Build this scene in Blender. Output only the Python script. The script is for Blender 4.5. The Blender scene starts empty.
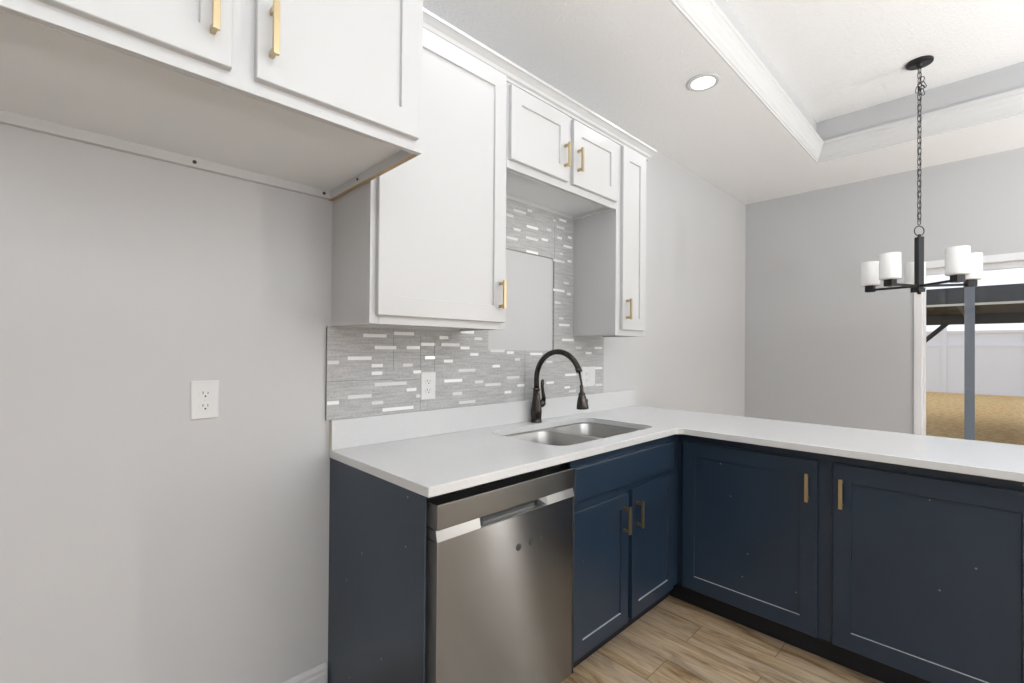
import bpy, bmesh, math, random
from mathutils import Vector, Matrix
random.seed(7)
S = bpy.context.scene
COL = S.collection
PI = math.pi

# ------------------------------------------------------------------ camera
cd = bpy.data.cameras.new('camera'); cam = bpy.data.objects.new('camera', cd); COL.objects.link(cam)
right = Vector((0.71587126, -0.69819171, 0.00752765))
up = Vector((-0.0103, 0.00022, 1.0))
fwd = Vector((0.69816029, 0.71591067, 0.00664316)).normalized()
right = (right - fwd * right.dot(fwd)).normalized(); up = right.cross(fwd)
m = Matrix((right, up, -fwd)).transposed().to_4x4(); m.translation = Vector((-0.7205, -1.7081, 1.2884))
cam.matrix_world = m
cd.sensor_width = 36.0; cd.lens = 464.81 / 1024 * 36.0; cd.shift_y = 5.35 / 1024
cd.clip_start = 0.02; cd.clip_end = 200
S.camera = cam

# ------------------------------------------------------------------ world, exposure, large lights
S.view_settings.view_transform = 'Standard'; S.view_settings.look = 'None'
S.view_settings.gamma = 1.0; S.view_settings.use_curve_mapping = False
S.view_settings.exposure = 0.30
W = bpy.data.worlds.new('overcast_sky'); S.world = W; W.use_nodes = True
wn = W.node_tree; bg = wn.nodes['Background']
tc = wn.nodes.new('ShaderNodeTexCoord'); sep = wn.nodes.new('ShaderNodeSeparateXYZ'); rmp = wn.nodes.new('ShaderNodeValToRGB')
wn.links.new(tc.outputs['Generated'], sep.inputs[0]); wn.links.new(sep.outputs['Z'], rmp.inputs[0]); wn.links.new(rmp.outputs[0], bg.inputs[0])
rmp.color_ramp.elements[0].position = 0.0; rmp.color_ramp.elements[0].color = (0.86, 0.87, 0.90, 1)
rmp.color_ramp.elements[1].position = 0.35; rmp.color_ramp.elements[1].color = (0.66, 0.73, 0.88, 1)
bg.inputs[1].default_value = 1.15

def light(name, kind, loc, energy, size=0.1, size_y=None, rot=(0, 0, 0), color=(1, 1, 1), spread=None):
    l = bpy.data.lights.new(name, kind); l.energy = energy; l.color = color
    if kind == 'AREA':
        l.shape = 'DISK' if size_y is None else 'RECTANGLE'; l.size = size
        if size_y: l.size_y = size_y
        if spread: l.spread = spread
    else: l.shadow_soft_size = size
    o = bpy.data.objects.new(name, l); o.location = loc; o.rotation_euler = rot; COL.objects.link(o); return o
ZC = 2.767                                          # lower ceiling height
WARM = (1.0, 0.985, 0.96)
# added unseen fill behind the camera: upward bounce-flash stand-ins and two point lights
COOL = (0.915, 0.957, 1.0)
for (x, y, e) in ((-0.5, -3.5, 84), (1.2, -4.2, 70), (3.0, -4.0, 52)):
    light('bounce_fill', 'AREA', (x, y, 1.30), e, 0.45, rot=(PI, 0, 0), color=COOL)
light('kitchen_fill_light', 'POINT', (-1.9, -4.2, 2.25), 8, 0.18, color=COOL)  # unseen point fills, added to brighten ceiling and walls
light('living_fill_light', 'POINT', (1.6, -4.6, 2.25), 14, 0.18, color=COOL)
light('steel_streak_light', 'AREA', (3.97, -5.15, 1.10), 32, 0.07, 2.1, rot=(PI / 2, 0, math.radians(-138.4) + PI), color=(1.0, .93, .82))  # unseen strip light, added for a bright streak in the dishwasher steel
CANS = [(1.797, -0.613), (0.35, -0.613), (-1.9, -0.613), (-1.1, -2.5), (0.35, -2.5)]
for i, (x, y) in enumerate(CANS):
    light('downlight_beam', 'AREA', (x, y, ZC - 0.012), 1.7, 0.12, color=COOL)
# daylight portal of the patio door
p = light('patio_door_portal', 'AREA', (4.30, -2.51, 0.97), 1, 2.4, 1.95, rot=(0, PI/2, 0)); p.data.size = 1.95; p.data.size_y = 2.4
p.data.cycles.is_portal = True
p2 = light('added_window_portal', 'AREA', (4.30, -5.13, 1.1), 1, 2.1, 0.28, rot=(0, PI/2, 0)); p2.data.cycles.is_portal = True  # portal of the added narrow window

# ------------------------------------------------------------------ materials
def mat(name, color=(.8, .8, .8), rough=.5, metal=0., spec=.5, coat=0.):
    M = bpy.data.materials.new(name); M.use_nodes = True
    b = M.node_tree.nodes['Principled BSDF']
    b.inputs['Base Color'].default_value = (*color, 1); b.inputs['Roughness'].default_value = rough
    b.inputs['Metallic'].default_value = metal; b.inputs['Specular IOR Level'].default_value = spec
    b.inputs['Coat Weight'].default_value = coat
    return M
def N(M, kind, **kw):
    n = M.node_tree.nodes.new(kind)
    for k, v in kw.items():
        if k in n.inputs: n.inputs[k].default_value = v
        else: setattr(n, k, v)
    return n
def L(M, a, b): M.node_tree.links.new(a, b)
def B(M): return M.node_tree.nodes['Principled BSDF']
def ramp(M, src, stops):
    r = N(M, 'ShaderNodeValToRGB'); e = r.color_ramp.elements
    while len(e) < len(stops): e.new(0.5)
    for k, (p_, c) in enumerate(stops): e[k].position = p_; e[k].color = (*c, 1)
    L(M, src, r.inputs[0]); return r.outputs[0]
def coords(M, scale=(1, 1, 1), loc=(0, 0, 0)):
    t = N(M, 'ShaderNodeTexCoord'); mp = N(M, 'ShaderNodeMapping'); mp.inputs['Scale'].default_value = scale
    mp.inputs['Location'].default_value = loc; L(M, t.outputs['Object'], mp.inputs[0]); return mp.outputs[0]
def noise(M, vec, scale, detail=4, rough=.5):
    n = N(M, 'ShaderNodeTexNoise', Scale=scale, Detail=detail, Roughness=rough); L(M, vec, n.inputs['Vector']); return n.outputs['Fac']
def bump(M, src, strength, dist=.01):
    b = N(M, 'ShaderNodeBump', Strength=strength, Distance=dist); L(M, src, b.inputs['Height']); L(M, b.outputs[0], B(M).inputs['Normal'])
def mix(M, fac, a, b, mode='MIX'):
    n = N(M, 'ShaderNodeMix', data_type='RGBA', blend_type=mode)
    for s, v in ((n.inputs[0], fac), (n.inputs[6], a), (n.inputs[7], b)):
        if hasattr(v, 'links'): L(M, v, s)
        else: s.default_value = v if not isinstance(v, tuple) else (*v, 1)
    return n.outputs[2]

M_wall = mat('wall_paint', (.55, .55, .553), .55)
bump(M_wall, noise(M_wall, coords(M_wall), 90, 3), .05, .004)
M_ceil = mat('ceiling_texture', (.90, .90, .90), .9)
v_ = coords(M_ceil)
bump(M_ceil, ramp(M_ceil, noise(M_ceil, v_, 75, 5, .65), [(.40, (0, 0, 0)), (.60, (1, 1, 1))]), .38, .006)
M_trim = mat('trim_white', (.63, .63, .628), .38)
M_white = mat('cabinet_white', (.57, .57, .57), .32)
M_under = mat('cabinet_underside', (.79, .81, .83), .5)  # lightened and cooled in colour to make up for dim, warm bounce light
M_raw = mat('raw_wood_edge', (.42, .31, .19), .8)
M_bolt = mat('dark_bolt', (.06, .055, .05), .5, .6)
M_navy = mat('navy_paint', (.015, .028, .05), .30, spec=.5)
v_ = coords(M_navy)
vo = N(M_navy, 'ShaderNodeTexVoronoi', Scale=14.0); L(M_navy, v_, vo.inputs['Vector'])
sx = N(M_navy, 'ShaderNodeSeparateColor'); L(M_navy, vo.outputs['Color'], sx.inputs[0])
g1 = N(M_navy, 'ShaderNodeMath', operation='LESS_THAN'); L(M_navy, vo.outputs['Distance'], g1.inputs[0]); g1.inputs[1].default_value = .05
g2 = N(M_navy, 'ShaderNodeMath', operation='GREATER_THAN'); L(M_navy, sx.outputs[0], g2.inputs[0]); g2.inputs[1].default_value = .80
g3 = N(M_navy, 'ShaderNodeMath', operation='MULTIPLY'); L(M_navy, g1.outputs[0], g3.inputs[0]); L(M_navy, g2.outputs[0], g3.inputs[1])
g4 = N(M_navy, 'ShaderNodeMath', operation='MULTIPLY'); L(M_navy, g3.outputs[0], g4.inputs[0]); g4.inputs[1].default_value = .65
smud = ramp(M_navy, noise(M_navy, v_, 3.0, 3), [(.35, (.0140, .0285, .052)), (.7, (.0195, .036, .062))])
L(M_navy, mix(M_navy, g4.outputs[0], smud, (.30, .33, .36)), B(M_navy).inputs['Base Color'])
M_pale_ledge = mat('pale_ledge_paint', (.36, .37, .38), .5)  # paler tone for the lower panel ledge of the navy doors
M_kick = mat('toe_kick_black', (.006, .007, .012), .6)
M_quartz = mat('white_quartz', (.76, .76, .755), .22)
v_ = coords(M_quartz)
q1 = ramp(M_quartz, noise(M_quartz, v_, 160, 2, .6), [(.28, (.62, .62, .61)), (.40, (.65, .65, .65)), (.62, (.65, .65, .65)), (.75, (.72, .72, .72))])
L(M_quartz, q1, B(M_quartz).inputs['Base Color'])
M_brass = mat('brushed_brass', (.54, .435, .26), .30, 1.)
M_steel = mat('brushed_steel', (.27, .285, .31), .21, 1.)
B(M_steel).inputs['Anisotropic'].default_value = .97
tg = N(M_steel, 'ShaderNodeCombineXYZ'); tg.inputs[2].default_value = 1.0; L(M_steel, tg.outputs[0], B(M_steel).inputs['Tangent'])
M_steeldark = mat('dark_reflection_steel', (.19, .195, .20), .3, 1.)  # same steel darkened: the control band's dark reflection is in the colour
M_steelhi = mat('lit_handle_steel', (.33, .335, .34), .34, 1.)  # same steel lightened: sheen of the tilted handle band is in the colour
M_sink = mat('satin_sink_steel', (.42, .415, .40), .36, 1.)
M_tub = mat('dishwasher_tub_black', (.012, .012, .013), .5)
M_residue = mat('sticker_residue', (.045, .042, .04), .6, .0)
M_bronze = mat('oil_rubbed_bronze', (.062, .054, .048), .17, .95)
M_black = mat('matte_black_metal', (.022, .022, .024), .42, .5)
M_plastic = mat('white_plastic', (.72, .72, .718), .3)
M_hole = mat('socket_slot', (.02, .02, .02), .6)
M_shade = mat('opal_glass_shade', (.90, .90, .89), .18)
B(M_shade).inputs['Transmission Weight'].default_value = .0
B(M_shade).inputs['Subsurface Weight'].default_value = .0
# tile: grey cement-look strips
M_tile = mat('grey_mosaic_tile', (.30, .30, .30), .45)
v_ = coords(M_tile, (9, 1, 110))
n1 = noise(M_tile, v_, 1.0, 2); v2 = coords(M_tile, (60, 1, 60)); n2 = noise(M_tile, v2, 1.5, 5, .7)
mm = N(M_tile, 'ShaderNodeMath', operation='ADD'); L(M_tile, n1, mm.inputs[0]); L(M_tile, n2, mm.inputs[1])
tcol = ramp(M_tile, mm.outputs[0], [(.0, (.2, .2, .2)), (.42, (.27, .27, .27)), (.60, (.40, .40, .395)), (1., (.5, .5, .5))])
h2 = N(M_tile, 'ShaderNodeMath', operation='MULTIPLY'); L(M_tile, mm.outputs[0], h2.inputs[0]); h2.inputs[1].default_value = .5
tcol = ramp(M_tile, h2.outputs[0], [(.34, (.33, .33, .33)), (.48, (.42, .42, .418)), (.60, (.50, .50, .495))])
L(M_tile, tcol, B(M_tile).inputs['Base Color']); bump(M_tile, n1, .12, .003)
M_accent = mat('white_glass_strip', (.88, .88, .88), .12)
M_accent2 = mat('pale_glass_strip', (.72, .72, .72), .18)
M_joint = mat('sheet_joint', (.12, .12, .12), .7)
M_trimd = mat('grey_edge_trim', (.22, .22, .22), .5)
M_sawn = mat('unpolished_edge', (.60, .56, .47), .7)
# floor planks
M_floor = mat('vinyl_oak_planks', (.5, .4, .3), .38)
t_ = N(M_floor, 'ShaderNodeTexCoord'); sp = N(M_floor, 'ShaderNodeSeparateXYZ'); L(M_floor, t_.outputs['Object'], sp.inputs[0])
a1 = N(M_floor, 'ShaderNodeMath', operation='ADD'); L(M_floor, sp.outputs['Y'], a1.inputs[0]); a1.inputs[1].default_value = 1.08 + 12
a2 = N(M_floor, 'ShaderNodeMath', operation='ADD'); L(M_floor, sp.outputs['X'], a2.inputs[0]); a2.inputs[1].default_value = -1.284 + .171 * 40
cx = N(M_floor, 'ShaderNodeCombineXYZ'); L(M_floor, a1.outputs[0], cx.inputs[0]); L(M_floor, a2.outputs[0], cx.inputs[1])
br = N(M_floor, 'ShaderNodeTexBrick', offset=.7425, offset_frequency=2, squash=1.0)
for k, v in (('Scale', 1.), ('Mortar Size', .0014), ('Mortar Smooth', .1), ('Bias', 0.), ('Brick Width', 1.2), ('Row Height', .171)): br.inputs[k].default_value = v
br.inputs['Color1'].default_value = (0, 0, 0, 1); br.inputs['Color2'].default_value = (1, 1, 1, 1); br.inputs['Mortar'].default_value = (.5, .5, .5, 1)
L(M_floor, cx.outputs[0], br.inputs['Vector'])
bw = N(M_floor, 'ShaderNodeRGBToBW'); L(M_floor, br.outputs['Color'], bw.inputs[0])
# grain coordinates shifted per plank
off = N(M_floor, 'ShaderNodeMath', operation='MULTIPLY'); L(M_floor, bw.outputs[0], off.inputs[0]); off.inputs[1].default_value = 37.0
yo = N(M_floor, 'ShaderNodeMath', operation='ADD'); L(M_floor, a1.outputs[0], yo.inputs[0]); L(M_floor, off.outputs[0], yo.inputs[1])
gx = N(M_floor, 'ShaderNodeCombineXYZ'); L(M_floor, yo.outputs[0], gx.inputs[0]); L(M_floor, a2.outputs[0], gx.inputs[1]); L(M_floor, off.outputs[0], gx.inputs[2])
def fl_noise(sy, sx_, det, rg, dist=0.):
    mp = N(M_floor, 'ShaderNodeMapping'); mp.inputs['Scale'].default_value = (sy, sx_, 1); L(M_floor, gx.outputs[0], mp.inputs[0])
    n = N(M_floor, 'ShaderNodeTexNoise', Scale=1.0, Detail=det, Roughness=rg, Distortion=dist); L(M_floor, mp.outputs[0], n.inputs['Vector']); return n.outputs['Fac']
fa = fl_noise(2.6, 17, 9, .70, 1.1); fb = fl_noise(5, 80, 6, .7); fc = fl_noise(1.3, 7, 3, .5, .4)
base = ramp(M_floor, fa, [(.30, (.08, .047, .025)), (.39, (.26, .165, .085)), (.48, (.48, .34, .195)), (.66, (.62, .475, .32))])
fine = ramp(M_floor, fb, [(.30, (.50, .45, .40)), (.50, (.97, .97, .97)), (.7, (1.08, 1.08, 1.08))])
c1 = mix(M_floor, 1.0, base, fine, 'MULTIPLY')
grey = ramp(M_floor, fc, [(.40, (.0, .0, .0)), (.65, (1, 1, 1))])
c2 = mix(M_floor, grey, c1, mix(M_floor, .42, c1, (.48, .41, .33)))
tone = ramp(M_floor, bw.outputs[0], [(0., (.84, .82, .80)), (1., (1.06, 1.06, 1.06))])
c3 = mix(M_floor, 1.0, c2, tone, 'MULTIPLY')
L(M_floor, mix(M_floor, br.outputs['Fac'], c3, (.14, .10, .065)), B(M_floor).inputs['Base Color'])
bump(M_floor, fb, .06, .002)
# outdoors
M_grass = mat('dry_lawn', (.5, .36, .17), .95, spec=.1)
v_ = coords(M_grass)
gcol = ramp(M_grass, noise(M_grass, v_, 9, 8, .85), [(.34, (.36, .22, .08)), (.50, (.68, .48, .22)), (.66, (.86, .68, .38))])
v3 = coords(M_grass, (.25, .25, 1)); L(M_grass, mix(M_grass, noise(M_grass, v3, 1., 2), gcol, mix(M_grass, 1., gcol, (1., .82, .72), 'MULTIPLY')), B(M_grass).inputs['Base Color'])
M_vinyl = mat('white_vinyl', (.80, .80, .81), .4)
M_postp = mat('grey_post_paint', (.24, .25, .265), .5)
M_gaz = mat('charcoal_gazebo', (.045, .045, .045), .6)
M_gazr = mat('charcoal_roof_fabric', (.016, .017, .016), .8)
M_gazl = mat('gazebo_light_seam', (.62, .58, .48), .6)
M_slab = mat('patio_concrete', (.48, .47, .45), .9)
# thin clear glass
M_glass = bpy.data.materials.new('clear_glass'); M_glass.use_nodes = True
nt = M_glass.node_tree; nt.nodes.remove(nt.nodes['Principled BSDF'])
tr = nt.nodes.new('ShaderNodeBsdfTransparent'); gl = nt.nodes.new('ShaderNodeBsdfGlossy'); gl.inputs['Roughness'].default_value = .0
ms = nt.nodes.new('ShaderNodeMixShader'); fr = nt.nodes.new('ShaderNodeFresnel'); fr.inputs[0].default_value = 1.35
tr.inputs[0].default_value = (.97, .98, .98, 1)
nt.links.new(fr.outputs[0], ms.inputs[0]); nt.links.new(tr.outputs[0], ms.inputs[1]); nt.links.new(gl.outputs[0], ms.inputs[2])
nt.links.new(ms.outputs[0], nt.nodes['Material Output'].inputs[0])
M_lens = bpy.data.materials.new('downlight_lens'); M_lens.use_nodes = True
b_ = M_lens.node_tree.nodes['Principled BSDF']; b_.inputs['Emission Color'].default_value = (1, .99, .97, 1); b_.inputs['Emission Strength'].default_value = 1.3

# ------------------------------------------------------------------ mesh helpers
ORG = {}
class MB:
    """Collects faces in world coordinates."""
    def __init__(s): s.bm = bmesh.new()
    def face(s, vs, mi=0, smooth=False):
        f = s.bm.faces.new([s.bm.verts.new(v) for v in vs]); f.material_index = mi; f.smooth = smooth; return f
    def box(s, x0, x1, y0, y1, z0, z1, mi=0):
        x0, x1 = min(x0, x1), max(x0, x1); y0, y1 = min(y0, y1), max(y0, y1); z0, z1 = min(z0, z1), max(z0, z1)
        v = [s.bm.verts.new((x, y, z)) for z in (z0, z1) for x, y in ((x0, y0), (x1, y0), (x1, y1), (x0, y1))]
        out = []
        for q in ((3, 2, 1, 0), (4, 5, 6, 7), (0, 1, 5, 4), (1, 2, 6, 5), (2, 3, 7, 6), (3, 0, 4, 7)):
            f = s.bm.faces.new([v[i] for i in q]); f.material_index = mi; out.append(f)
        return out      # bottom, top, -y, +x, +y, -x
    def prism(s, pts, axis, a, b, mi=0, smooth=False):
        """polygon pts (u,v) swept along an axis: x -> (y,z), y -> (x,z), z -> (x,y)"""
        def P(u, v, w): return {'x': (w, u, v), 'y': (u, w, v), 'z': (u, v, w)}[axis]
        A = [s.bm.verts.new(P(u, v, a)) for u, v in pts]; C = [s.bm.verts.new(P(u, v, b)) for u, v in pts]
        n = len(pts); fs = [s.bm.faces.new(A[::-1]), s.bm.faces.new(C)]
        for i in range(n):
            f = s.bm.faces.new((A[i], A[(i+1) % n], C[(i+1) % n], C[i])); f.smooth = smooth; fs.append(f)
        for f in fs: f.material_index = mi
        return fs
    def lathe(s, prof, c, seg=28, axis='z', mi=0, smooth=True, R=None):
        """profile of (radius, height) turned about an axis through c"""
        rings = []
        for r, h in prof:
            ring = []
            for k in range(seg):
                t = 2 * PI * k / seg
                p = Vector((r * math.cos(t), r * math.sin(t), h))
                if R is not None: p = R @ p
                ring.append(s.bm.verts.new(p + Vector(c)))
            rings.append(ring)
        for a, b in zip(rings, rings[1:]):
            for k in range(seg):
                f = s.bm.faces.new((a[k], a[(k+1) % seg], b[(k+1) % seg], b[k])); f.smooth = smooth; f.material_index = mi
        for ring, rev in ((rings[0], True), (rings[-1], False)):
            f = s.bm.faces.new(ring[::-1] if rev else ring); f.material_index = mi
    def tube(s, pts, rad, seg=12, mi=0, closed=False, caps=True):
        pts = [Vector(p) for p in pts]; n = len(pts); rads = rad if isinstance(rad, (list, tuple)) else [rad] * n
        rings = []; prev = None
        for i in range(n):
            if closed: t = pts[(i+1) % n] - pts[i-1]
            else: t = pts[min(i+1, n-1)] - pts[max(i-1, 0)]
            t.normalize()
            if prev is None:
                u = t.orthogonal().normalized()
            else:
                u = (prev - t * prev.dot(t)).normalized()
            prev = u; w = t.cross(u)
            rings.append([s.bm.verts.new(pts[i] + (u * math.cos(2*PI*k/seg) + w * math.sin(2*PI*k/seg)) * rads[i]) for k in range(seg)])
        for i in range(n if closed else n-1):
            a, b = rings[i], rings[(i+1) % n]
            for k in range(seg):
                f = s.bm.faces.new((a[k], a[(k+1) % seg], b[(k+1) % seg], b[k])); f.smooth = True; f.material_index = mi
        if caps and not closed:
            for r_ in (rings[0][::-1], rings[-1]):
                f = s.bm.faces.new(r_); f.material_index = mi
    def xf(s, M): bmesh.ops.transform(s.bm, matrix=M, verts=s.bm.verts)
    def build(s, name, mats, parent=None, bevel=0., seg=2, kind=None, loc=None, fix=True):
        """loc: object origin in world; children take their thing's origin"""
        if parent is not None and loc is None: o_ = ORG[parent.name]
        else: o_ = Vector(loc) if loc is not None else Vector((0, 0, 0))
        if fix: bmesh.ops.recalc_face_normals(s.bm, faces=s.bm.faces)
        bmesh.ops.translate(s.bm, vec=-o_, verts=s.bm.verts)
        me = bpy.data.meshes.new(name); s.bm.to_mesh(me); s.bm.free()
        for m_ in (mats if isinstance(mats, (list, tuple)) else [mats]): me.materials.append(m_)
        o = bpy.data.objects.new(name, me); COL.objects.link(o)
        if parent is not None:
            o.parent = parent; o.location = o_ - ORG[parent.name]
        else: o.location = o_
        ORG[o.name] = o_
        if bevel:
            b = o.modifiers.new('bevel', 'BEVEL'); b.width = bevel; b.segments = seg; b.limit_method = 'ANGLE'; b.angle_limit = math.radians(40)
            b.harden_normals = False
        if kind: o['kind'] = kind
        return o
def tag(o, label, cat, group=None):
    o['label'] = label; o['category'] = cat
    if group: o['group'] = group
    return o
def thing(name, loc, label, cat, group=None):
    o = bpy.data.objects.new(name, None); o.empty_display_size = .05; COL.objects.link(o); o.location = loc; ORG[o.name] = Vector(loc)
    return tag(o, label, cat, group)

# ------------------------------------------------------------------ room shell
XW, XE, YS = -2.9, 4.212, -5.75
a = MB(); a.box(XW - .12, XE + .12, YS - .12, .12, -.10, 0); a.build('floor', M_floor, kind='structure')
a = MB(); a.box(XW - .12, XE + .12, 0, .12, 0, 3.15); a.build('wall_north', M_wall, kind='structure')
a = MB(); a.box(XW - .12, XW, YS, 0, 0, 3.15); a.build('wall_west', M_wall, kind='structure')
a = MB(); a.box(XW - .12, XE + .12, YS - .12, YS, 0, 3.15); a.build('wall_south', M_wall, kind='structure')
DY0, DY1, DZ = -1.288, -3.74, 2.016                  # patio door opening in the east wall
SY0, SY1, SZ0, SZ1 = -4.97, -5.29, .08, 2.12         # unseen narrow window, added for a reflection in the dishwasher
a = MB()
a.box(XE, XE + .14, DY0, 0, 0, 3.15); a.box(XE, XE + .14, DY1, DY0, DZ, 3.15)
a.box(XE, XE + .14, SY0, DY1, 0, 3.15); a.box(XE, XE + .14, SY1, SY0, 0, SZ0); a.box(XE, XE + .14, SY1, SY0, SZ1, 3.15)
a.box(XE, XE + .14, YS, SY1, 0, 3.15); a.build('wall_east', M_wall, kind='structure')
# ceiling with its tray
TX0, TX1, TY0, TY1, TZ = .2, 3.515, -.768, -3.7, 3.087
a = MB()
a.box(XW, TX0, YS, 0, ZC, ZC + .38); a.box(TX1, XE, YS, 0, ZC, ZC + .38)
a.box(TX0, TX1, TY0, 0, ZC, ZC + .38); a.box(TX0, TX1, YS, TY1, ZC, ZC + .38)
a.box(TX0, TX1, TY1, TY0, TZ, TZ + .06); bmesh.ops.recalc_face_normals(a.bm, faces=a.bm.faces); a.bm.normal_update()
for f in a.bm.faces:
    if abs(f.normal.z) < .5: f.material_index = 1
a.build('ceiling', [M_ceil, M_wall], kind='structure')
# crown moulding round the tray, mitred: (projection into the tray, height)
prof = [(0, 0), (.006, 0), (.006, .012), (.012, .016), (.014, .030), (.022, .040), (.027, .058), (.036, .075), (.040, .092), (.049, .104), (.049, .114), (.056, .120), (.056, .140), (0, .140)]
a = MB(); rings = []
for pr, h in prof:
    rings.append([a.bm.verts.new(q) for q in ((TX0 + pr, TY1 + pr, ZC + h), (TX1 - pr, TY1 + pr, ZC + h), (TX1 - pr, TY0 - pr, ZC + h), (TX0 + pr, TY0 - pr, ZC + h))])
for i in range(len(rings)):
    r0, r1 = rings[i], rings[(i + 1) % len(rings)]
    for k in range(4): a.bm.faces.new((r0[k], r0[(k+1) % 4], r1[(k+1) % 4], r1[k]))
a.build('trim_1', M_trim, kind='structure')
# baseboards
def baseboard(name, axis, c, d, u0, u1):
    pts = [(0, 0), (.015 * d, 0), (.015 * d, .098), (.012 * d, .106), (.012 * d, .118), (.006 * d, .131), (0, .131)]
    a = MB(); a.prism([(c + p_, z) for p_, z in pts], axis, u0, u1); a.build(name, M_trim, kind='structure')
baseboard('baseboard_north', 'x', 0, -1, XW, -.004)
baseboard('baseboard_north_dining', 'x', 0, -1, 2.13, XE)
baseboard('baseboard_east', 'y', XE, -1, DY0, -.016)
baseboard('baseboard_west', 'y', XW, 1, YS, 0)

# patio door in the east wall
dr = MB()
for (y0, y1, z0, z1, x0, x1) in ((DY0, DY0 - .05, 0, DZ, XE - .012, XE + .11), (DY1 + .05, DY1, 0, DZ, XE - .012, XE + .11), (DY0 - .05, DY1 + .05, DZ - .055, DZ, XE - .012, XE + .11), (DY0 - .05, DY1 + .05, 0, .03, XE, XE + .11)):
    dr.box(x0, x1, y0, y1, z0, z1)
door = dr.build('door_1', M_vinyl, bevel=.003, kind='structure')
def sash(name, x0, x1, y0, y1):
    a = MB(); w = .05; zt, zb = DZ - .055, .03
    a.box(x0, x1, y0, y0 - .018, zb, zt); a.box(x0, x1, y1 + w, y1, zb, zt); a.box(x0, x1, y0 - .018, y1 + w, zt - .045, zt); a.box(x0, x1, y0 - .018, y1 + w, zb, zb + .09)
    o = a.build(name, M_vinyl, door, bevel=.002)
    g = MB(); g.box((x0 + x1) / 2 - .003, (x0 + x1) / 2 + .003, y0 - .018, y1 + w, zb + .09, zt - .045); g.build('glass_pane', M_glass, o)
ymid = (DY0 + DY1) / 2
sash('sliding_panel', XE + .055, XE + .09, DY0 - .05, ymid - .02)
sash('sliding_panel', XE + .012, XE + .047, ymid + .02, DY1 + .05)
a = MB()
a.box(XE, XE + .11, SY0, SY0 - .03, SZ0, SZ1); a.box(XE, XE + .11, SY1 + .03, SY1, SZ0, SZ1); a.box(XE, XE + .11, SY0 - .03, SY1 + .03, SZ1 - .03, SZ1); a.box(XE, XE + .11, SY0 - .03, SY1 + .03, SZ0, SZ0 + .03)
win = a.build('added_window', M_vinyl, kind='structure')
a = MB(); a.box(XE + .05, XE + .056, SY0 - .03, SY1 + .03, SZ0 + .03, SZ1 - .03); a.build('glass_pane', M_glass, win)

# ------------------------------------------------------------------ joinery helpers
def shaker(w, h, t=.019, st=.062, rail=.066, rec=.008, bev=.0022, wear=False):
    """door in local x,z; back at y=0, front at y=-t. material 0 paint, 1 paler lower ledge"""
    a = MB(); ch = .0018
    def ring(x0, x1, z0, z1, y): return [(x0, y, z0), (x1, y, z0), (x1, y, z1), (x0, y, z1)]
    R = [ring(0, w, 0, h, 0), ring(0, w, 0, h, -t + ch), ring(ch, w - ch, ch, h - ch, -t), ring(st, w - st, rail, h - rail, -t),
         ring(st + bev * .4, w - st - bev * .4, rail + bev * .4, h - rail - bev * .4, -t + rec * .75), ring(st + bev, w - st - bev, rail + bev, h - rail - bev, -t + rec)]
    V = [[a.bm.verts.new(p_) for p_ in r] for r in R]
    a.bm.faces.new(V[0][::-1]); a.bm.faces.new(V[-1])
    for i, (r0, r1) in enumerate(zip(V, V[1:])):
        for k in range(4):
            f = a.bm.faces.new((r0[k], r0[(k+1) % 4], r1[(k+1) % 4], r1[k]))
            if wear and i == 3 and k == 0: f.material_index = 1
    return a
def slab(w, h, t=.019):
    a = MB(); ch = .004
    def ring(x0, x1, z0, z1, y): return [(x0, y, z0), (x1, y, z0), (x1, y, z1), (x0, y, z1)]
    R = [ring(0, w, 0, h, 0), ring(0, w, 0, h, -t + ch), ring(ch, w - ch, ch, h - ch, -t + .001), ring(.012, w - .012, .012, h - .012, -t)]
    V = [[a.bm.verts.new(p_) for p_ in r] for r in R]
    a.bm.faces.new(V[0][::-1]); a.bm.faces.new(V[-1])
    for r0, r1 in zip(V, V[1:]):
        for k in range(4): a.bm.faces.new((r0[k], r0[(k+1) % 4], r1[(k+1) % 4], r1[k]))
    return a
def pull_mesh():
    a = MB()
    a.box(-.0065, .0065, -.034, -.025, -.0575, .0575)
    for z in (-.046, .046):
        a.box(-.0048, .0048, -.026, .0, z - .0065, z + .0065)
    bmesh.ops.recalc_face_normals(a.bm, faces=a.bm.faces)
    me = bpy.data.meshes.new('handle'); a.bm.to_mesh(me); a.bm.free(); me.materials.append(M_brass); return me
PULL = pull_mesh()
def pull(door_o, wx, wy, wz, rz=0.):
    """brass bar pull fixed on a door front at a world point"""
    o = bpy.data.objects.new('handle', PULL); COL.objects.link(o); o.parent = door_o
    o.location = Vector((wx, wy, wz)) - ORG[door_o.name]; o.rotation_euler = (0, 0, rz); o['label'] = 'brass bar handle'
    b = o.modifiers.new('bevel', 'BEVEL'); b.width = .001; b.segments = 2
def door_y(root, x0, x1, z0, z1, yb, M_=None, st=.062, rail=.066, wear=False, name='door', fn=shaker):
    a = fn(x1 - x0, z1 - z0, st=st, rail=rail, wear=wear) if fn is shaker else fn(x1 - x0, z1 - z0)
    a.xf(Matrix.Translation((x0, yb, z0))); return a.build(name, [M_ or M_white, M_pale_ledge], root)
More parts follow.
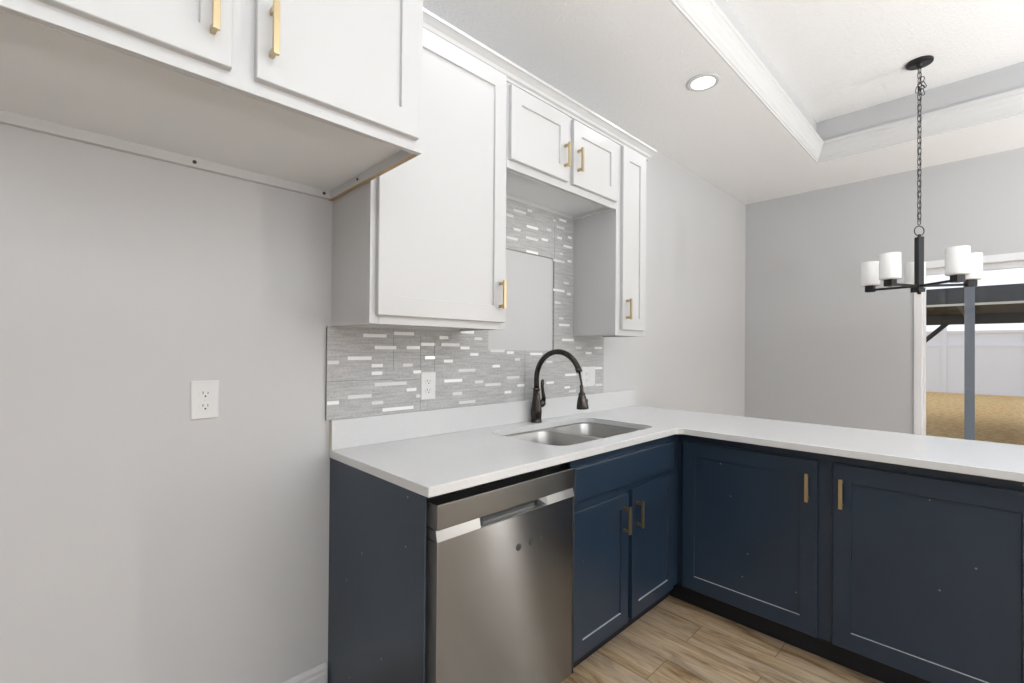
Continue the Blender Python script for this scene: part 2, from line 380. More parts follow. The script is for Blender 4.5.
def frame_y(root, x0, x1, z0, z1, yf, yb, openings, M_=None):
    """face frame as one mesh: the rectangle minus openings given as (xa, xb, za, zb), in one row"""
    a = MB(); xs = sorted(openings); cur = x0
    for (xa, xb, za, zb) in xs:
        a.box(cur, xa, yf, yb, z0, z1); a.box(xa, xb, yf, yb, z0, za); a.box(xa, xb, yf, yb, zb, z1); cur = xb
    a.box(cur, x1, yf, yb, z0, z1)
    bmesh.ops.remove_doubles(a.bm, verts=a.bm.verts, dist=1e-5)
    return a.build('face_frame', M_ or M_white, root, bevel=0 if M_ else .001)

# ------------------------------------------------------------------ wall cabinets
FY = -.296; TOP = 2.43; ZB = 1.373
def wall_cab(name, x0, x1, zb, label, doors, rec=.012, sides=(1, 1), yf=FY):
    r = thing(name, (x0, 0, zb), label, 'cabinet', 'white wall cabinets')
    a = MB(); t = .016; zt = TOP
    for x in (x0, x1 - t):
        f = a.box(x, x + t, yf + .019, -.001, zb, zt); f[0].material_index = 1
    a.box(x0 + t, x1 - t, -.009, -.001, zb, zt)
    a.box(x0 + t, x1 - t, yf + .019, -.009, zt - t, zt)
    a.build('carcass', [M_white, M_under], r)
    a = MB(); a.box(x0 + t, x1 - t, yf + .019, -.009, zb + rec, zb + rec + .012); a.build('bottom_panel', M_under, r)
    xa = doors[0][0] + .03; 
    ops = [(d[0] + .012, d[1] - .012, d[2] + .012, d[3] - .012) for d in doors]
    frame_y(r, x0, x1, zb, zt, yf, yf + .019, ops)
    for (dx0, dx1, dz0, dz1, hx, hz) in doors:
        d = door_y(r, dx0, dx1, dz0, dz1, yf)
        pull(d, hx, yf - .019, hz)
    return r
wall_cab('wall_cabinet', .005, .6165, ZB, 'tall single-door white wall cabinet above the counter, beside the bare patch of wall', [(.026, .597, 1.401, 2.424, .566, 1.512)])
wall_cab('wall_cabinet', .6175, 1.437, 2.056, 'short white two-door wall cabinet bridging the gap over the sink', [(.626, 1.006, 2.090, 2.402, .976, 2.203), (1.044, 1.424, 2.090, 2.402, 1.076, 2.208)], rec=.02)
wall_cab('wall_cabinet', 1.438, 1.756, ZB, 'narrow single-door white wall cabinet at the right end over the double outlet', [(1.480, 1.720, 1.404, 2.410, 1.516, 1.517)])
# crown along the three wall cabinets, with its return at the right end
cp = [(.0, 0), (.006, .0), (.008, .010), (.016, .016), (.020, .028), (.030, .040), (.037, .046), (.042, .048), (.042, .060), (0, .060)]
a = MB(); rings = []
zc = 2.4145
for pr, h in cp:
    rings.append([a.bm.verts.new(q) for q in ((.006, FY - .0005 - pr, zc + h), (1.7565 + pr, FY - .0005 - pr, zc + h), (1.7565 + pr, -.001, zc + h))])
for i in range(len(rings)):
    r0, r1 = rings[i], rings[(i + 1) % len(rings)]
    for k in range(2): a.bm.faces.new((r0[k], r0[k+1], r1[k+1], r1[k]))
a.bm.faces.new([r[0] for r in rings]); a.bm.faces.new([r[2] for r in rings][::-1])
tag(a.build('crown_molding', M_white), 'white stepped crown moulding along the tops of the wall cabinets', 'moulding')

# deep cabinet over the empty refrigerator bay
x0, x1, yf, zb = -.915, .003, -.599, 1.837
r = thing('deep_wall_cabinet', (x0, 0, zb), 'deep white two-door cabinet overhead at left, above the empty fridge bay', 'cabinet', 'white wall cabinets')
a = MB(); t = .016
for x in (x0, x1 - t):
    f = a.box(x, x + t, yf + .019, -.001, zb, TOP); f[0].material_index = 1
a.box(x0 + t, x1 - t, -.009, -.001, zb + .03, TOP); a.box(x0 + t, x1 - t, yf + .019, -.009, TOP - t, TOP); a.build('carcass', [M_white, M_raw], r)
a = MB(); a.box(x0 + t, x1 - t, yf + .019, -.009, zb + .030, zb + .042); a.build('bottom_panel', M_under, r)
a = MB(); f = a.box(x0 + t, x1 - t, -.020, -.001, zb + .002, zb + .030); ns = a.build('mounting_strip', M_white, r)
R90 = Matrix.Rotation(PI / 2, 3, 'X')
for bx in (-.43, -.035):
    a = MB(); a.lathe([(.0055, -.002), (.0055, .002), (.003, .004)], (bx, -.0205, zb + .016), 12, R=R90); a.build('bolt', M_bolt, ns)
a = MB(); a.lathe([(.004, -.002), (.004, .002), (.002, .0035)], (x1 - t - .0005, -.24, zb + .016), 12, R=Matrix.Rotation(-PI / 2, 3, 'Y')); a.build('bolt', M_bolt, ns)
frame_y(r, x0, x1, zb, TOP, yf, yf + .019, [(-.865, -.485, zb + .045, TOP - .03), (-.41, -.03, zb + .045, TOP - .03)])
d = door_y(r, -.876, -.470, 1.866, 2.41, yf, st=.056); pull(d, -.505, yf - .019, 1.972)
d = door_y(r, -.424, -.018, 1.866, 2.41, yf, st=.056); pull(d, -.395, yf - .019, 1.972)

# ------------------------------------------------------------------ counter
T, TH, CY, PX, QX, PEND = .914, .029, -.650, 1.4505, 2.109, -1.96
SX0, SX1, SYB, SYF = .672, 1.420, -.112, -.556       # sink cut-out
def arc(cx_, cy_, r_, a0, a1, n=8): return [(cx_ + r_ * math.cos(math.radians(a0 + (a1 - a0) * i / n)), cy_ + r_ * math.sin(math.radians(a0 + (a1 - a0) * i / n))) for i in range(n + 1)]
def rrect(x0, x1, y0, y1, r_, n=8):
    return arc(x1 - r_, y1 - r_, r_, 0, 90, n) + arc(x0 + r_, y1 - r_, r_, 90, 180, n) + arc(x0 + r_, y0 + r_, r_, 180, 270, n) + arc(x1 - r_, y0 + r_, r_, 270, 360, n)
root = thing('countertop', (0, 0, T - TH), 'white speckled quartz countertop turning the corner from sink run to peninsula', 'countertop')
outer = [(0, 0), (0, CY)] + arc(PX - .035, CY - .035, .035, 90, 0, 8) + [(PX, PEND), (QX, PEND), (QX, 0)]
inner = rrect(SX0, SX1, SYF, SYB, .075)
a = MB(); bm = a.bm
def loop_edges(pts, z):
    vs = [bm.verts.new((x, y, z)) for x, y in pts]; return vs, [bm.edges.new((vs[i], vs[(i+1) % len(vs)])) for i in range(len(vs))]
layers = []
for z in (T - TH, T):
    vo_, eo = loop_edges(outer, z); vi, ei = loop_edges(inner, z)
    bmesh.ops.triangle_fill(bm, use_beauty=True, edges=eo + ei); layers.append((vo_, vi))
for k in (0, 1):
    lo, hi = layers[0][k], layers[1][k]; n = len(lo)
    for i in range(n): bm.faces.new((lo[i], lo[(i+1) % n], hi[(i+1) % n], hi[i]))
a.build('slab', M_quartz, root, bevel=.0025)
a = MB(); f = a.box(0.001, QX, -.024, -.001, T, T + .110); f[5].material_index = 1; tag(a.build('counter_upstand', [M_quartz, M_sawn], bevel=.002), 'low white quartz strip standing along the wall below the tile', 'upstand')

# undermount double sink
snk = thing('double_sink', (1.05, -.33, .70), 'stainless steel undermount sink with two bowls below the black faucet', 'sink')
ZF = T - TH                                           # flange meets the underside of the slab
a = MB(); bm = a.bm
bowls = [(SX0 + .012, 1.052, SYF + .008, SYB - .022), (1.088, SX1 - .012, SYF + .008, SYB - .010)]
fl = rrect(SX0 - .02, SX1 + .02, SYF - .02, SYB + .02, .08)
vo_, eo = loop_edges(fl, ZF - .001); ed = list(eo); bl = []
for (bx0, bx1, by0, by1) in bowls:
    vi, ei = loop_edges(rrect(bx0, bx1, by0, by1, .07, 10), ZF - .001); ed += ei; bl.append(vi)
bmesh.ops.triangle_fill(bm, use_beauty=True, edges=ed)
for (bx0, bx1, by0, by1), top in zip(bowls, bl):
    prev = top
    for ins, z, rr in ((.003, ZF - .006, .069), (.006, ZF - .10, .068), (.012, ZF - .185, .065), (.022, ZF - .203, .058), (.045, ZF - .208, .045)):
        cur = [bm.verts.new((x, y, z)) for x, y in rrect(bx0 + ins, bx1 - ins, by0 + ins, by1 - ins, rr, 10)]
        n = len(cur)
        for i in range(n):
            f = bm.faces.new((prev[i], prev[(i+1) % n], cur[(i+1) % n], cur[i])); f.smooth = True
        prev = cur
    bm.faces.new(prev)
sb = a.build('basin', M_sink, snk)
for (bx0, bx1, by0, by1) in bowls:
    a = MB(); a.lathe([(.052, 0), (.052, .003), (.040, .004), (.036, -.002 + .003), (.0, .001)][:4], ((bx0 + bx1) / 2, (by0 + by1) / 2 + .03, ZF - .2078), 28); a.build('drain', M_sink, snk)

# faucet
fx, fy = 1.063, -.064
fc_ = thing('faucet', (fx, fy, T), 'dark bronze gooseneck kitchen faucet with its spray head hanging loose over the sink', 'faucet')
a = MB()
a.lathe([(.030, 0), (.030, .006), (.027, .010), (.0265, .02), (.0290, .045), (.0285, .065), (.0245, .095), (.0190, .130), (.0165, .160), (.0165, .166), (.0190, .168), (.0190, .173), (.0155, .175), (.0145, .180)], (fx, fy, T), 28)
a.build('body', M_bronze, fc_)
R_, yc, zc_ = .143, fy - .143, 1.138
pts = [(fx, fy, T + .170), (fx, fy, 1.11)] + [(fx, yc + R_ * math.cos(math.radians(t_)), zc_ + R_ * math.sin(math.radians(t_))) for t_ in range(0, 161, 8)]
a = MB(); a.tube(pts, .0138, 16); 
e0 = Vector(pts[-1]); a.tube([Vector(pts[-2]), e0 + (e0 - Vector(pts[-2])) * .15], .0155, 16)
a.build('spout', M_bronze, fc_)
hp = [e0, e0 + Vector((0, -.006, -.025)), e0 + Vector((.001, -.013, -.055)), e0 + Vector((.001, -.016, -.080)), e0 + Vector((.001, -.015, -.096))]
a = MB(); a.tube(hp, .0052, 10); a.build('hose', M_bronze, fc_)
hz = hp[-1]
a = MB(); hd_R = Matrix.Rotation(math.radians(-4), 3, 'X')
a.lathe([(.006, .035), (.0085, .030), (.0095, .0), (.013, -.004), (.0165, -.006), (.0165, -.012), (.0160, -.014), (.0185, -.022), (.0240, -.042), (.0275, -.062), (.0290, -.072), (.0290, -.080), (.024, -.082)], hz, 24, R=hd_R)
sh = a.build('spray_head', M_bronze, fc_)
a = MB()
bp = Vector(hz)
a.prism([(bp.y - .012 + .0, bp.z - .035), (bp.y + .012, bp.z - .035), (bp.y + .012, bp.z - .068), (bp.y - .012, bp.z - .068)], 'x', bp.x + .020, bp.x + .036)
a.build('spray_button', M_bronze, sh, bevel=.005, seg=3)
a = MB()
a.lathe([(.015, 0), (.019, .014), (.021, .024), (.019, .036), (.011, .045)], (fx + .018, fy, T + .085), 20, R=Matrix.Rotation(math.radians(68), 3, 'Y'))
a.tube([(fx + .054, fy, T + .096), (fx + .058, fy, T + .125), (fx + .050, fy, T + .155), (fx + .045, fy, T + .185), (fx + .047, fy, T + .208), (fx + .050, fy, T + .219)], [.0125, .0105, .0085, .0085, .0100, .006], 12)
a.build('lever', M_bronze, fc_)

# ------------------------------------------------------------------ base units
FB, DFY = -.613, -.632                                # face-frame and door planes of the sink run
# end panel
r = thing('cabinet_end_panel', (0.004, 0, 0), 'navy blue end panel closing the left side of the dishwasher', 'panel')
a = MB(); a.box(.004, .020, FB + .008, -.001, 0, T - TH - .001); a.build('panel', M_navy, r, bevel=.001)
a = MB(); a.box(.003, .0075, FB - .016, FB + .008, 0, T - TH - .004); a.build('front_stile', M_navy, r)
# dishwasher
X0, X1 = .031, .6385
M_dwside = mat('dishwasher_side_grey', (.20, .20, .20), .45, .3)
DWY = -.648
dw = thing('dishwasher', (X0, DWY, 0), 'stainless steel dishwasher with pocket handle under the counter', 'dishwasher')
a = MB(); a.box(X0 - .008, X1 - .004, -.585, -.03, .10, .868); a.build('tub', M_tub, dw)
def arcx(n=12): return [i / n for i in range(n + 1)]
a = MB()                                             # lower front panel, very slightly bowed, sides returned
zb, zt = .105, .7535; bow = .004
def yb(x): u = (x - X0) / (X1 - X0); return DWY - bow * (1 - (2 * u - 1) ** 2) + bow
xs = [X0 + (X1 - X0) * t_ for t_ in arcx(24)]
for xa, xb in zip(xs, xs[1:]):
    a.face([(xa, yb(xa), zb), (xb, yb(xb), zb), (xb, yb(xb), zt), (xa, yb(xa), zt)], smooth=True)
bmesh.ops.remove_doubles(a.bm, verts=a.bm.verts, dist=1e-6)
a.face([(X0, DWY, zb), (X0, DWY, zt), (X0, -.59, zt), (X0, -.59, zb)], 1); a.face([(X1, DWY, zb), (X1, -.59, zb), (X1, -.59, zt), (X1, DWY, zt)])
a.face([(x, yb(x), zt) for x in xs] + [(X1, -.59, zt), (X0, -.59, zt)]); a.face([(x, yb(x), zb) for x in xs][::-1] + [(X0, -.59, zb), (X1, -.59, zb)])
fp = a.build('front_panel', [M_steel, M_dwside], dw, fix=False)
for hx, rr in ((.350, .0115), (.411, .0115), (.458, .0085)):
    a = MB(); a.lathe([(rr, -.0006), (rr, .0006), (rr * .8, .0008)], (hx, yb(hx) - .0004, .6515), 20, R=R90); a.build('sticker_mark', M_residue, fp)
a = MB(); f = a.box(X0, X1, DWY, -.59, .7865, .8575); f[5].material_index = 1; a.build('control_band', [M_steeldark, M_dwside], dw, bevel=.002)
# handle band with its scooped pocket
a = MB(); hx0, hx1 = .190, .492; z0, z1 = .7545, .7855
fr = [(DWY, z0), (DWY + .0075, z1), (-.59, z1), (-.59, z0)]          # leans back a little
for xa, xb in ((X0, hx0), (hx1, X1)):
    f = a.prism(fr, 'x', xa, xb)
    if xa == X0: f[0].material_index = 1
a.prism([(DWY + .0075, z1), (-.59, z1), (-.59, z0), (DWY + .034, z0 + .001), (DWY + .032, z0 + .010), (DWY + .018, z0 + .024), (DWY + .008, z1 - .003)], 'x', hx0, hx1)
a.prism([(DWY, z0 + .003), (DWY, z0), (DWY + .034, z0), (DWY + .034, z0 + .001)], 'x', hx0, hx1)
for hx, s_ in ((hx0, 1), (hx1, -1)):
    a.face([(hx, DWY, z0), (hx + s_ * .030, DWY + .032, z0 + .002), (hx + s_ * .028, DWY + .018, z0 + .023), (hx, DWY + .0075, z1)])
a.build('pocket_handle', [M_steelhi, M_dwside], dw, bevel=.0006)
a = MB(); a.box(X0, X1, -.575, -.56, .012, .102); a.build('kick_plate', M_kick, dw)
# sink base cabinet
r = thing('sink_base_cabinet', (.657, FB, 0), 'navy blue base cabinet under the sink with two doors and a false drawer', 'cabinet', 'navy base cabinets')
a = MB(); XA, XB = .657, 1.523
a.box(XA, XA + .016, FB + .019, -.001, .118, .884); a.box(XB - .016, XB, FB + .019, -.001, .118, .884); a.box(XA, XB, FB + .019, -.001, .118, .130); a.box(XA + .016, XB - .016, -.010, -.001, .130, .884)
a.build('carcass', M_navy, r)
frame_y(r, XA, XB + .001, .118, .883, FB, FB + .019, [(.69, 1.03, .16, .66), (1.07, 1.41, .16, .66)], M_navy)
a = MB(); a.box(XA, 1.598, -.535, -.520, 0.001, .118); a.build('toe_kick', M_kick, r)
door_y(r, .660, 1.444, .714, .846, FB, M_navy, name='drawer_front', fn=slab)
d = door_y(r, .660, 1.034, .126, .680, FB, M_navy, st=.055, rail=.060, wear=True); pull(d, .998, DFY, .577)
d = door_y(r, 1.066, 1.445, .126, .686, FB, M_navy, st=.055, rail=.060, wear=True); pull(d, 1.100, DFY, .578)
# peninsula base cabinet: front faces -X
PF = 1.524
r = thing('peninsula_base_cabinet', (PF, -1.25, 0), 'navy blue two-door peninsula base cabinet facing the kitchen', 'cabinet', 'navy base cabinets')
a = MB(); YA, YB = FB, -1.90
a.box(PF + .019, 2.085, YA - .016, YA, .118, .884); a.box(PF + .019, 2.085, YB, YB + .016, .118, .884); a.box(PF + .019, 2.085, YB, YA, .118, .130); a.box(2.072, 2.085, YB, YA, 0.001, .884)
a.build('carcass', M_navy, r)
a = MB(); cur = YA
for (ya, yb_) in ((-.665, -1.200), (-1.290, -1.826)):
    a.box(PF, PF + .019, cur, ya, .118, .883); a.box(PF, PF + .019, ya, yb_, .118, .15); a.box(PF, PF + .019, ya, yb_, .815, .883); cur = yb_
a.box(PF, PF + .019, cur, YB, .118, .883); bmesh.ops.remove_doubles(a.bm, verts=a.bm.verts, dist=1e-5); a.build('face_frame', M_navy, r)
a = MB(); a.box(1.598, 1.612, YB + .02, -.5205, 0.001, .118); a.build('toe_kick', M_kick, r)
RZ = Matrix.Rotation(-PI / 2, 4, 'Z')
for y0, hy in ((-.645, -1.187), (-1.272, -1.303)):
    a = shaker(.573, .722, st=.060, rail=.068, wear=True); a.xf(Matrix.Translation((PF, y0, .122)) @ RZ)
    d = a.build('door', [M_navy, M_pale_ledge], r); pull(d, PF - .019, hy, .732, -PI / 2)

# ------------------------------------------------------------------ tile backsplash
r = thing('tile_backsplash', (0, -.001, 1.024), 'grey mosaic tile backsplash with white strips, left unfinished over the sink', 'backsplash')
a = MB(); yb0, yf0 = -.0005, -.009
UX0, UX1, UZ0, UZ1 = .775, 1.262, 1.286, 1.800       # the untiled patch
a.box(-.013, 1.746, yf0, yb0, 1.0245, UZ0); a.box(-.013, UX0, yf0, yb0, UZ0, 1.3715); a.box(UX1, 1.746, yf0, yb0, UZ0, 1.3715)
a.box(.618, UX0, yf0, yb0, 1.3715, UZ1); a.box(UX1, 1.4365, yf0, yb0, 1.3715, UZ1); a.box(.618, 1.4365, yf0, yb0, UZ1, 2.0555)
STRIPS = [(0.127, 0.227, 1.341),(0.26, 0.356, 1.353),(0.176, 0.272, 1.294),(0.321, 0.385, 1.295),(0.39, 0.461, 1.31),(0.065, 0.163, 1.252),(0.412, 0.463, 1.252),(-0.014, 0.031, 1.237),(0.163, 0.212, 1.222),(0.164, 0.21, 1.192),(0.304, 0.351, 1.222),(0.354, 0.393, 1.192),(0.177, 0.322, 1.147),(0.322, 0.37, 1.118),(0.067, 0.165, 1.104),(-0.013, 0.033, 1.087),(0.165, 0.215, 1.074),(0.369, 0.39, 1.089),(0.212, 0.356, 1.043),(0.487, 0.535, 1.341),(0.497, 0.598, 1.31),(0.604, 0.684, 1.37),(0.686, 0.734, 1.341),(0.604, 0.658, 1.296),(0.662, 0.712, 1.266),(0.512, 0.561, 1.236),(0.594, 0.694, 1.192),(0.515, 0.616, 1.147),(0.692, 0.743, 1.135),(0.756, 0.858, 1.118),(0.562, 0.616, 1.087),(0.599, 0.696, 1.044),(0.803, 0.852, 1.208),(0.787, 0.884, 1.283),(0.9, 0.948, 1.275),(0.956, 0.995, 1.24),(0.902, 0.991, 1.148),(0.977, 1.029, 1.105),(0.886, 0.933, 1.075),(1.071, 1.167, 1.268),(1.2, 1.251, 1.224),(1.335, 1.44, 1.349),(1.462, 1.514, 1.304),(1.558, 1.616, 1.273),(1.647, 1.729, 1.305),(1.202, 1.264, 1.109),(1.364, 1.47, 1.147),(1.359, 1.408, 1.075),(1.648, 1.73, 1.179),(1.66, 1.732, 1.074),(1.402, 1.465, 1.051),(0.89, 0.939, 1.971),(0.939, 1.03, 2.006),(1.043, 1.077, 2.027),(0.94, 0.991, 1.909),(1.037, 1.126, 1.942),(1.197, 1.234, 1.954),(0.891, 0.972, 1.858),(1.031, 1.127, 1.881),(1.155, 1.205, 1.893),(1.249, 1.271, 2.015),(1.302, 1.364, 2.03),(1.279, 1.349, 1.985),(1.287, 1.326, 1.925),(1.381, 1.414, 1.943),(1.342, 1.418, 1.887),(1.304, 1.335, 1.837),(1.251, 1.351, 1.793),(1.378, 1.415, 1.805),(1.344, 1.392, 1.675),(1.253, 1.353, 1.627),(1.377, 1.409, 1.614),(1.035, 1.127, 1.809),(1.267, 1.32, 1.557),(1.306, 1.345, 1.47),(1.306, 1.401, 1.433)]
ws = random.Random(3)
for (xa, xb, z) in STRIPS:
    a.box(max(xa, -.012), min(xb, 1.745), yf0 - .0012, yf0 + .002, z - .0068, z + .0068, 1 if ws.random() < .62 else 2)
for (xa, xb, za, zb_) in ((.2595, .2608, 1.20, 1.3715), (.3895, .3908, 1.0245, 1.345), (.4610, .4622, 1.19, 1.33), (-.013, .26, 1.1655, 1.1667), (.26, .39, 1.1600, 1.1610), (1.0315, 1.0325, 1.0245, 1.286), (1.2625, 1.2640, 1.286, 1.80), (.775, 1.262, 1.8005, 1.802), (1.264, 1.4365, 1.722, 1.7232), (1.264, 1.2655, 1.802, 2.0555), (.62, 1.0, 1.905, 1.906), (1.58, 1.581, 1.0245, 1.075), (1.264, 1.46, 1.222, 1.2232)):
    a.box(xa, xb, yf0 - .0003, yf0 + .001, za, zb_, 3)
a.build('tile_field', [M_tile, M_accent, M_accent2, M_joint], r)
a = MB(); a.box(-.0146, -.0132, -.0095, -.0005, 1.0245, 1.3655); a.build('edge_trim', M_trimd, r)

# ------------------------------------------------------------------ outlets
def rect_round(w, h, rr, n=5): return rrect(-w/2, w/2, -h/2, h/2, rr, n)
def outlet(cx_, cz_, y, label, gangs=1, switch=False):
    r = thing('wall_outlet', (cx_, y, cz_), label, 'outlet', 'electrical outlets')
    w = .0765 if gangs == 1 else .134
    a = MB(); bm = a.bm
    lay = []
    for ins, yy in ((0, 0), (0, -.0025), (.004, -.0058)):
        lay.append([bm.verts.new((cx_ + x, y + yy, cz_ + z)) for x, z in rect_round(w - 2*ins, .120 - 2*ins, .004)])
    for p0, p1 in zip(lay, lay[1:]):
        for i in range(len(p0)): bm.faces.new((p0[i], p0[(i+1) % len(p0)], p1[(i+1) % len(p0)], p1[i]))
    bm.faces.new(lay[-1]); bm.faces.new(lay[0][::-1]); a.build('cover_plate', M_plastic, r)
    cs = [cx_] if gangs == 1 else [cx_ - .023]
    for c in cs:
        for dz in (.0195, -.0195):
            a = MB(); pts = [(c + x, cz_ + dz + z) for x, z in rrect(-.0172, .0172, -.0135, .0135, .0125, 6)]
            a.prism(pts, 'y', y - .0045, y - .0072)
            rc = a.build('receptacle', M_plastic, r)
            a = MB(); yy = y - .0074
            a.box(c - .0075, c - .0055, yy, yy + .001, cz_ + dz - .001, cz_ + dz + .0075); a.box(c + .0055, c + .0075, yy, yy + .001, cz_ + dz - .001, cz_ + dz + .006)
            a.lathe([(.0026, -.0004), (.0026, .0006)], (c, yy + .0002, cz_ + dz - .0075), 12, R=R90); a.build('slots', M_hole, rc)
        a = MB(); a.lathe([(.003, -.001), (.003, .0008), (.002, .0014)], (c, y - .0058, cz_), 12, R=R90); a.build('screw', M_plastic, r)
    if switch:
        c = cx_ + .023
        a = MB(); a.box(c - .0165, c + .0165, y - .0075, y - .004, cz_ - .0335, cz_ + .0335); a.build('rocker_switch', M_plastic, r, bevel=.001)
    return r
outlet(-.392, 1.1255, -.0002, 'white duplex outlet alone on the bare grey wall at left')
outlet(.428, 1.130, -.0092, 'white duplex outlet on the grey tile left of the faucet')
outlet(1.584, 1.130, -.0092, 'double-width white plate with outlet and rocker switch behind the hanging spray head', 2, True)

# ------------------------------------------------------------------ ceiling downlight
for i, (x, y) in enumerate(CANS[:1]):
    r = thing('recessed_downlight', (x, y, ZC), 'small round lit downlight in the lower ceiling over the counter', 'ceiling light')
    a = MB(); a.lathe([(.086, -.0002), (.086, -.004), (.080, -.007), (.064, -.0075), (.061, -.004)], (x, y, ZC), 40); a.build('trim_ring', M_trim, r)
    a = MB(); a.lathe([(.062, -.0040), (.062, -.0078), (.03, -.0084)], (x, y, ZC), 40); a.build('lens', M_lens, r)

# ------------------------------------------------------------------ chandelier
hx, hy, HZ = 3.071, -1.409, 3.087
ch = thing('chandelier', (hx, hy, HZ), 'black five-arm chandelier with white drum glass shades hanging on a chain', 'chandelier')
a = MB(); a.lathe([(.066, 0), (.066, -.011), (.064, -.014), (.016, -.0145), (.013, -.026), (.008, -.032)], (hx, hy, HZ), 36); a.build('canopy', M_black, ch)
def link_mesh(lh, lw, rad):
    pts = []
    s = (lh - lw) / 2
    for k in range(16):
        t = 2 * PI * k / 16; pts.append((lw / 2 * math.cos(t), 0, lw / 2 * math.sin(t) + (s if math.sin(t) >= 0 else -s)))
    a = MB(); a.tube(pts, rad, 7, closed=True); me = bpy.data.meshes.new('chain_link'); bmesh.ops.recalc_face_normals(a.bm, faces=a.bm.faces); a.bm.to_mesh(me); a.bm.free(); me.materials.append(M_black); return me
LM = link_mesh(.043, .021, .0022)
z = HZ - .050; k = 0; zend = 2.075
while z > zend:
    o = bpy.data.objects.new('chain_link', LM); COL.objects.link(o); o.parent = ch
    o.location = (0.0, 0.0, z - HZ); o.rotation_euler = (0, 0, math.radians(45 + 90 * (k % 2))); z -= .0335; k += 1
# slack loop of spare links just below the canopy
for (dx, dz, ang) in ((.016, -.110, 25), (.026, -.138, -35), (.012, -.160, 60), (-.012, -.172, 15), (.018, -.185, -20)):
    o = bpy.data.objects.new('chain_link', LM); COL.objects.link(o); o.parent = ch
    o.location = (dx * .716, -dx * .698, dz); o.rotation_euler = (0, math.radians(ang), math.radians(-44))
a = MB(); a.tube([(hx + .004 * math.sin(i * 1.9), hy + .004 * math.cos(i * 1.9), HZ - .03 - i * .04) for i in range(25)], .0016, 6); a.build('supply_wire', M_black, ch)
rg = MB(); cz_ = 2.041; rg.tube([(hx + (.030) * math.cos(t) * .716, hy - (.030) * math.cos(t) * .698, cz_ + .030 * math.sin(t)) for t in [2 * PI * k / 24 for k in range(24)]], .0028, 8, closed=True); rg.build('hanging_ring', M_black, ch)
a = MB(); a.box(-.0165, .0165, -.0165, .0165, 1.672, 2.003); a.box(-.006, .006, -.006, .006, 2.0, 2.020); a.box(-.021, .021, -.021, .021, 1.664, 1.688)
a.lathe([(.006, -.014), (.010, -.010), (.010, 0)], (0, 0, 1.664), 16)
a.xf(Matrix.Translation((hx, hy, 0)) @ Matrix.Rotation(math.radians(45), 4, 'Z')); a.build('stem', M_black, ch, bevel=.0012)
def shade_mesh():
    a = MB(); seg = 40; R0, R1, h = .053, .0495, .155
    a.lathe([(.012, .0), (.046, .0), (.0515, .003), (R0, .010), (R0, h - .003), (R0 - .0018, h), (R1, h - .002), (R1, .012), (.012, .009)], (0, 0, 0), seg)
    me = bpy.data.meshes.new('glass_shade'); bmesh.ops.recalc_face_normals(a.bm, faces=a.bm.faces); a.bm.to_mesh(me); a.bm.free(); me.materials.append(M_shade); return me
SM = shade_mesh()
for i in range(5):
    th = math.radians(225 + 72 * i); RM = Matrix.Translation((hx, hy, 0)) @ Matrix.Rotation(th, 4, 'Z')
    a = MB(); a.box(.012, .232, -.0055, .0055, 1.694, 1.708); a.xf(RM); arm = a.build('arm', M_black, ch, bevel=.001)
    a = MB(); a.box(.227, .273, -.023, .023, 1.688, 1.728); a.xf(RM); a.build('lamp_holder', M_black, arm, bevel=.0015)
    o = bpy.data.objects.new('glass_shade', SM); COL.objects.link(o); o.parent = arm
    o.location = Vector((hx + .25 * math.cos(th), hy + .25 * math.sin(th), 1.7285)) - ORG[arm.name]; o['label'] = 'white opal glass drum shade'

# ------------------------------------------------------------------ outdoors
GZ = -.12
a = MB(); a.box(4.36, 60, -45, 40, GZ - .2, GZ); o = a.build('lawn', M_grass, kind='structure')
a = MB(); a.box(4.36, 6.5, -6.2, 1.0, GZ, GZ + .07); a.build('patio_slab', M_slab, kind='structure')
r = thing('patio_post', (5.9, -1.575, GZ + .07), 'square grey patio post standing outside the glass door', 'post')
a = MB(); a.box(5.862, 5.938, -1.611, -1.536, GZ + .07, 2.46); a.build('post', M_postp, r, bevel=.004)
a = MB(); a.box(5.85, 5.95, -1.623, -1.524, GZ + .07, GZ + .17); a.build('base_wrap', M_postp, r, bevel=.004)
r = thing('gazebo', (10.5, -3.0, GZ), 'dark flat-roofed garden gazebo with braced posts standing on the lawn', 'gazebo')
GX0, GX1, GY0, GY1 = 8.0, 13.0, -.50, -5.6
def gbox(name, x0, x1, y0, y1, z0, z1, M_=M_gaz):
    a = MB(); a.box(x0, x1, y0, y1, z0, z1); return a.build(name, M_, r, bevel=.004)
gbox('front_beam', GX0, GX0 + .12, GY1 - .3, GY0 + .3, 1.962, 2.18); gbox('rear_beam', GX1 - .12, GX1, GY1, GY0, 1.90, 2.10)
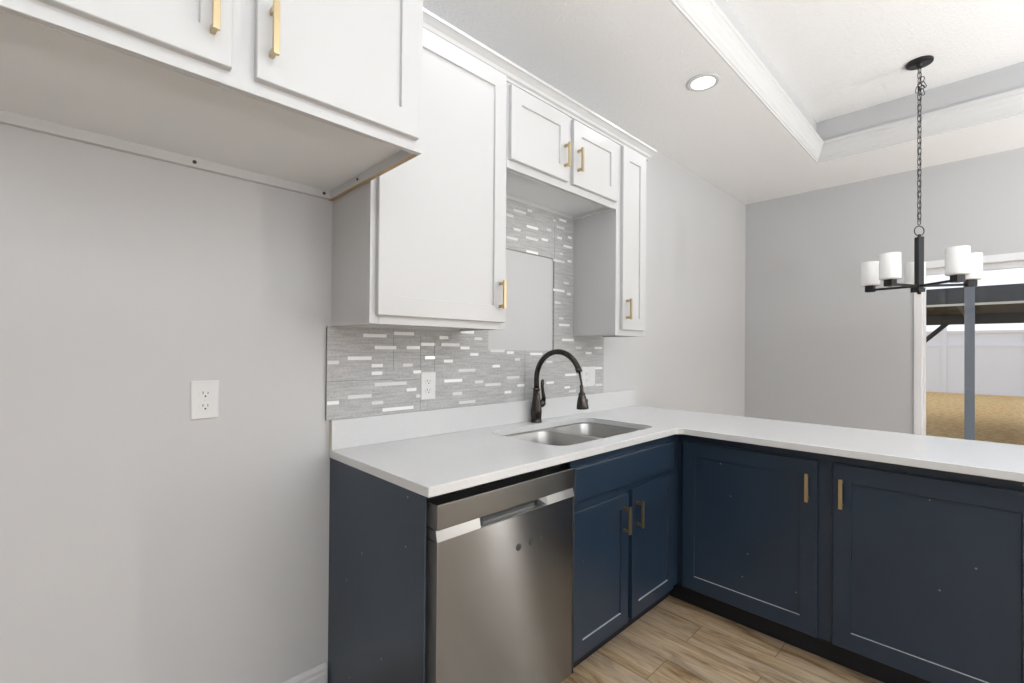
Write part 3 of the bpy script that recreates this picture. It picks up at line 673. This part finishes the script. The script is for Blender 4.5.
gbox('side_beam', GX0 + .12, GX1 - .12, GY0 - .12, GY0, 1.962, 2.10); gbox('side_beam', GX0 + .12, GX1 - .12, GY1, GY1 + .12, 1.962, 2.10)
gbox('light_seam', GX0 - .004, GX0 + .02, GY1 - .3, GY0 + .3, 1.930, 1.961, M_gazl)
gbox('roof', GX0 + .02, GX1 + .2, GY1 - .25, GY0 + .25, 2.101, 2.175, M_gazr)
for yy in (-1.4, -2.6, -3.8, -5.0): gbox('rafter', GX0 + .12, GX1 - .12, yy - .03, yy + .03, 2.0, 2.10, M_gaz)
for px_, py_ in ((GX1 - .12, GY0 - .12), (GX1 - .12, GY1), (GX0, GY1)):
    gbox('post', px_, px_ + .12, py_, py_ + .12, GZ, 1.90 if px_ > 10 else 1.962)
a = MB(); a.tube([(GX1 - .06, GY0 - .08, 1.40), (GX1 - .06, GY0 - .64, 1.99)], .06, 4); a.build('corner_brace', M_gaz, r)
a = MB(); a.tube([(GX1 - .06, GY1 + .08, 1.40), (GX1 - .06, GY1 + .64, 1.99)], .06, 4); a.build('corner_brace', M_gaz, r)
FX = 22.0
r = thing('vinyl_fence', (FX, -3, GZ), 'long white vinyl privacy fence along the back of the lawn', 'fence')
a = MB(); a.box(FX, FX + .04, -28, 16, GZ + .05, 1.54)
yy = 16
while yy > -28: a.box(FX - .004, FX, yy - .002, yy + .145, GZ + .09, 1.50); yy -= .15
a.build('fence_boards', M_vinyl, r)
a = MB(); a.box(FX - .03, FX + .07, -28, 16, 1.545, 1.63); a.box(FX - .03, FX + .07, -28, 16, 1.99, 2.08); a.box(FX - .03, FX + .07, -28, 16, GZ, GZ + .09); a.build('fence_rails', M_vinyl, r)
a = MB(); a.box(FX + .01, FX + .03, -28, 16, 1.63, 1.99); a.build('fence_top_panel', M_vinyl, r)
for yy in range(-27, 17, 2):
    a = MB(); a.box(FX - .05, FX + .09, yy - .06 + .4, yy + .07 + .4, GZ, 2.14)
    a.prism([(FX - .06, 2.14), (FX + .10, 2.14), (FX + .02, 2.22)], 'y', yy + .33, yy + .48); a.build('fence_post', M_vinyl, r)
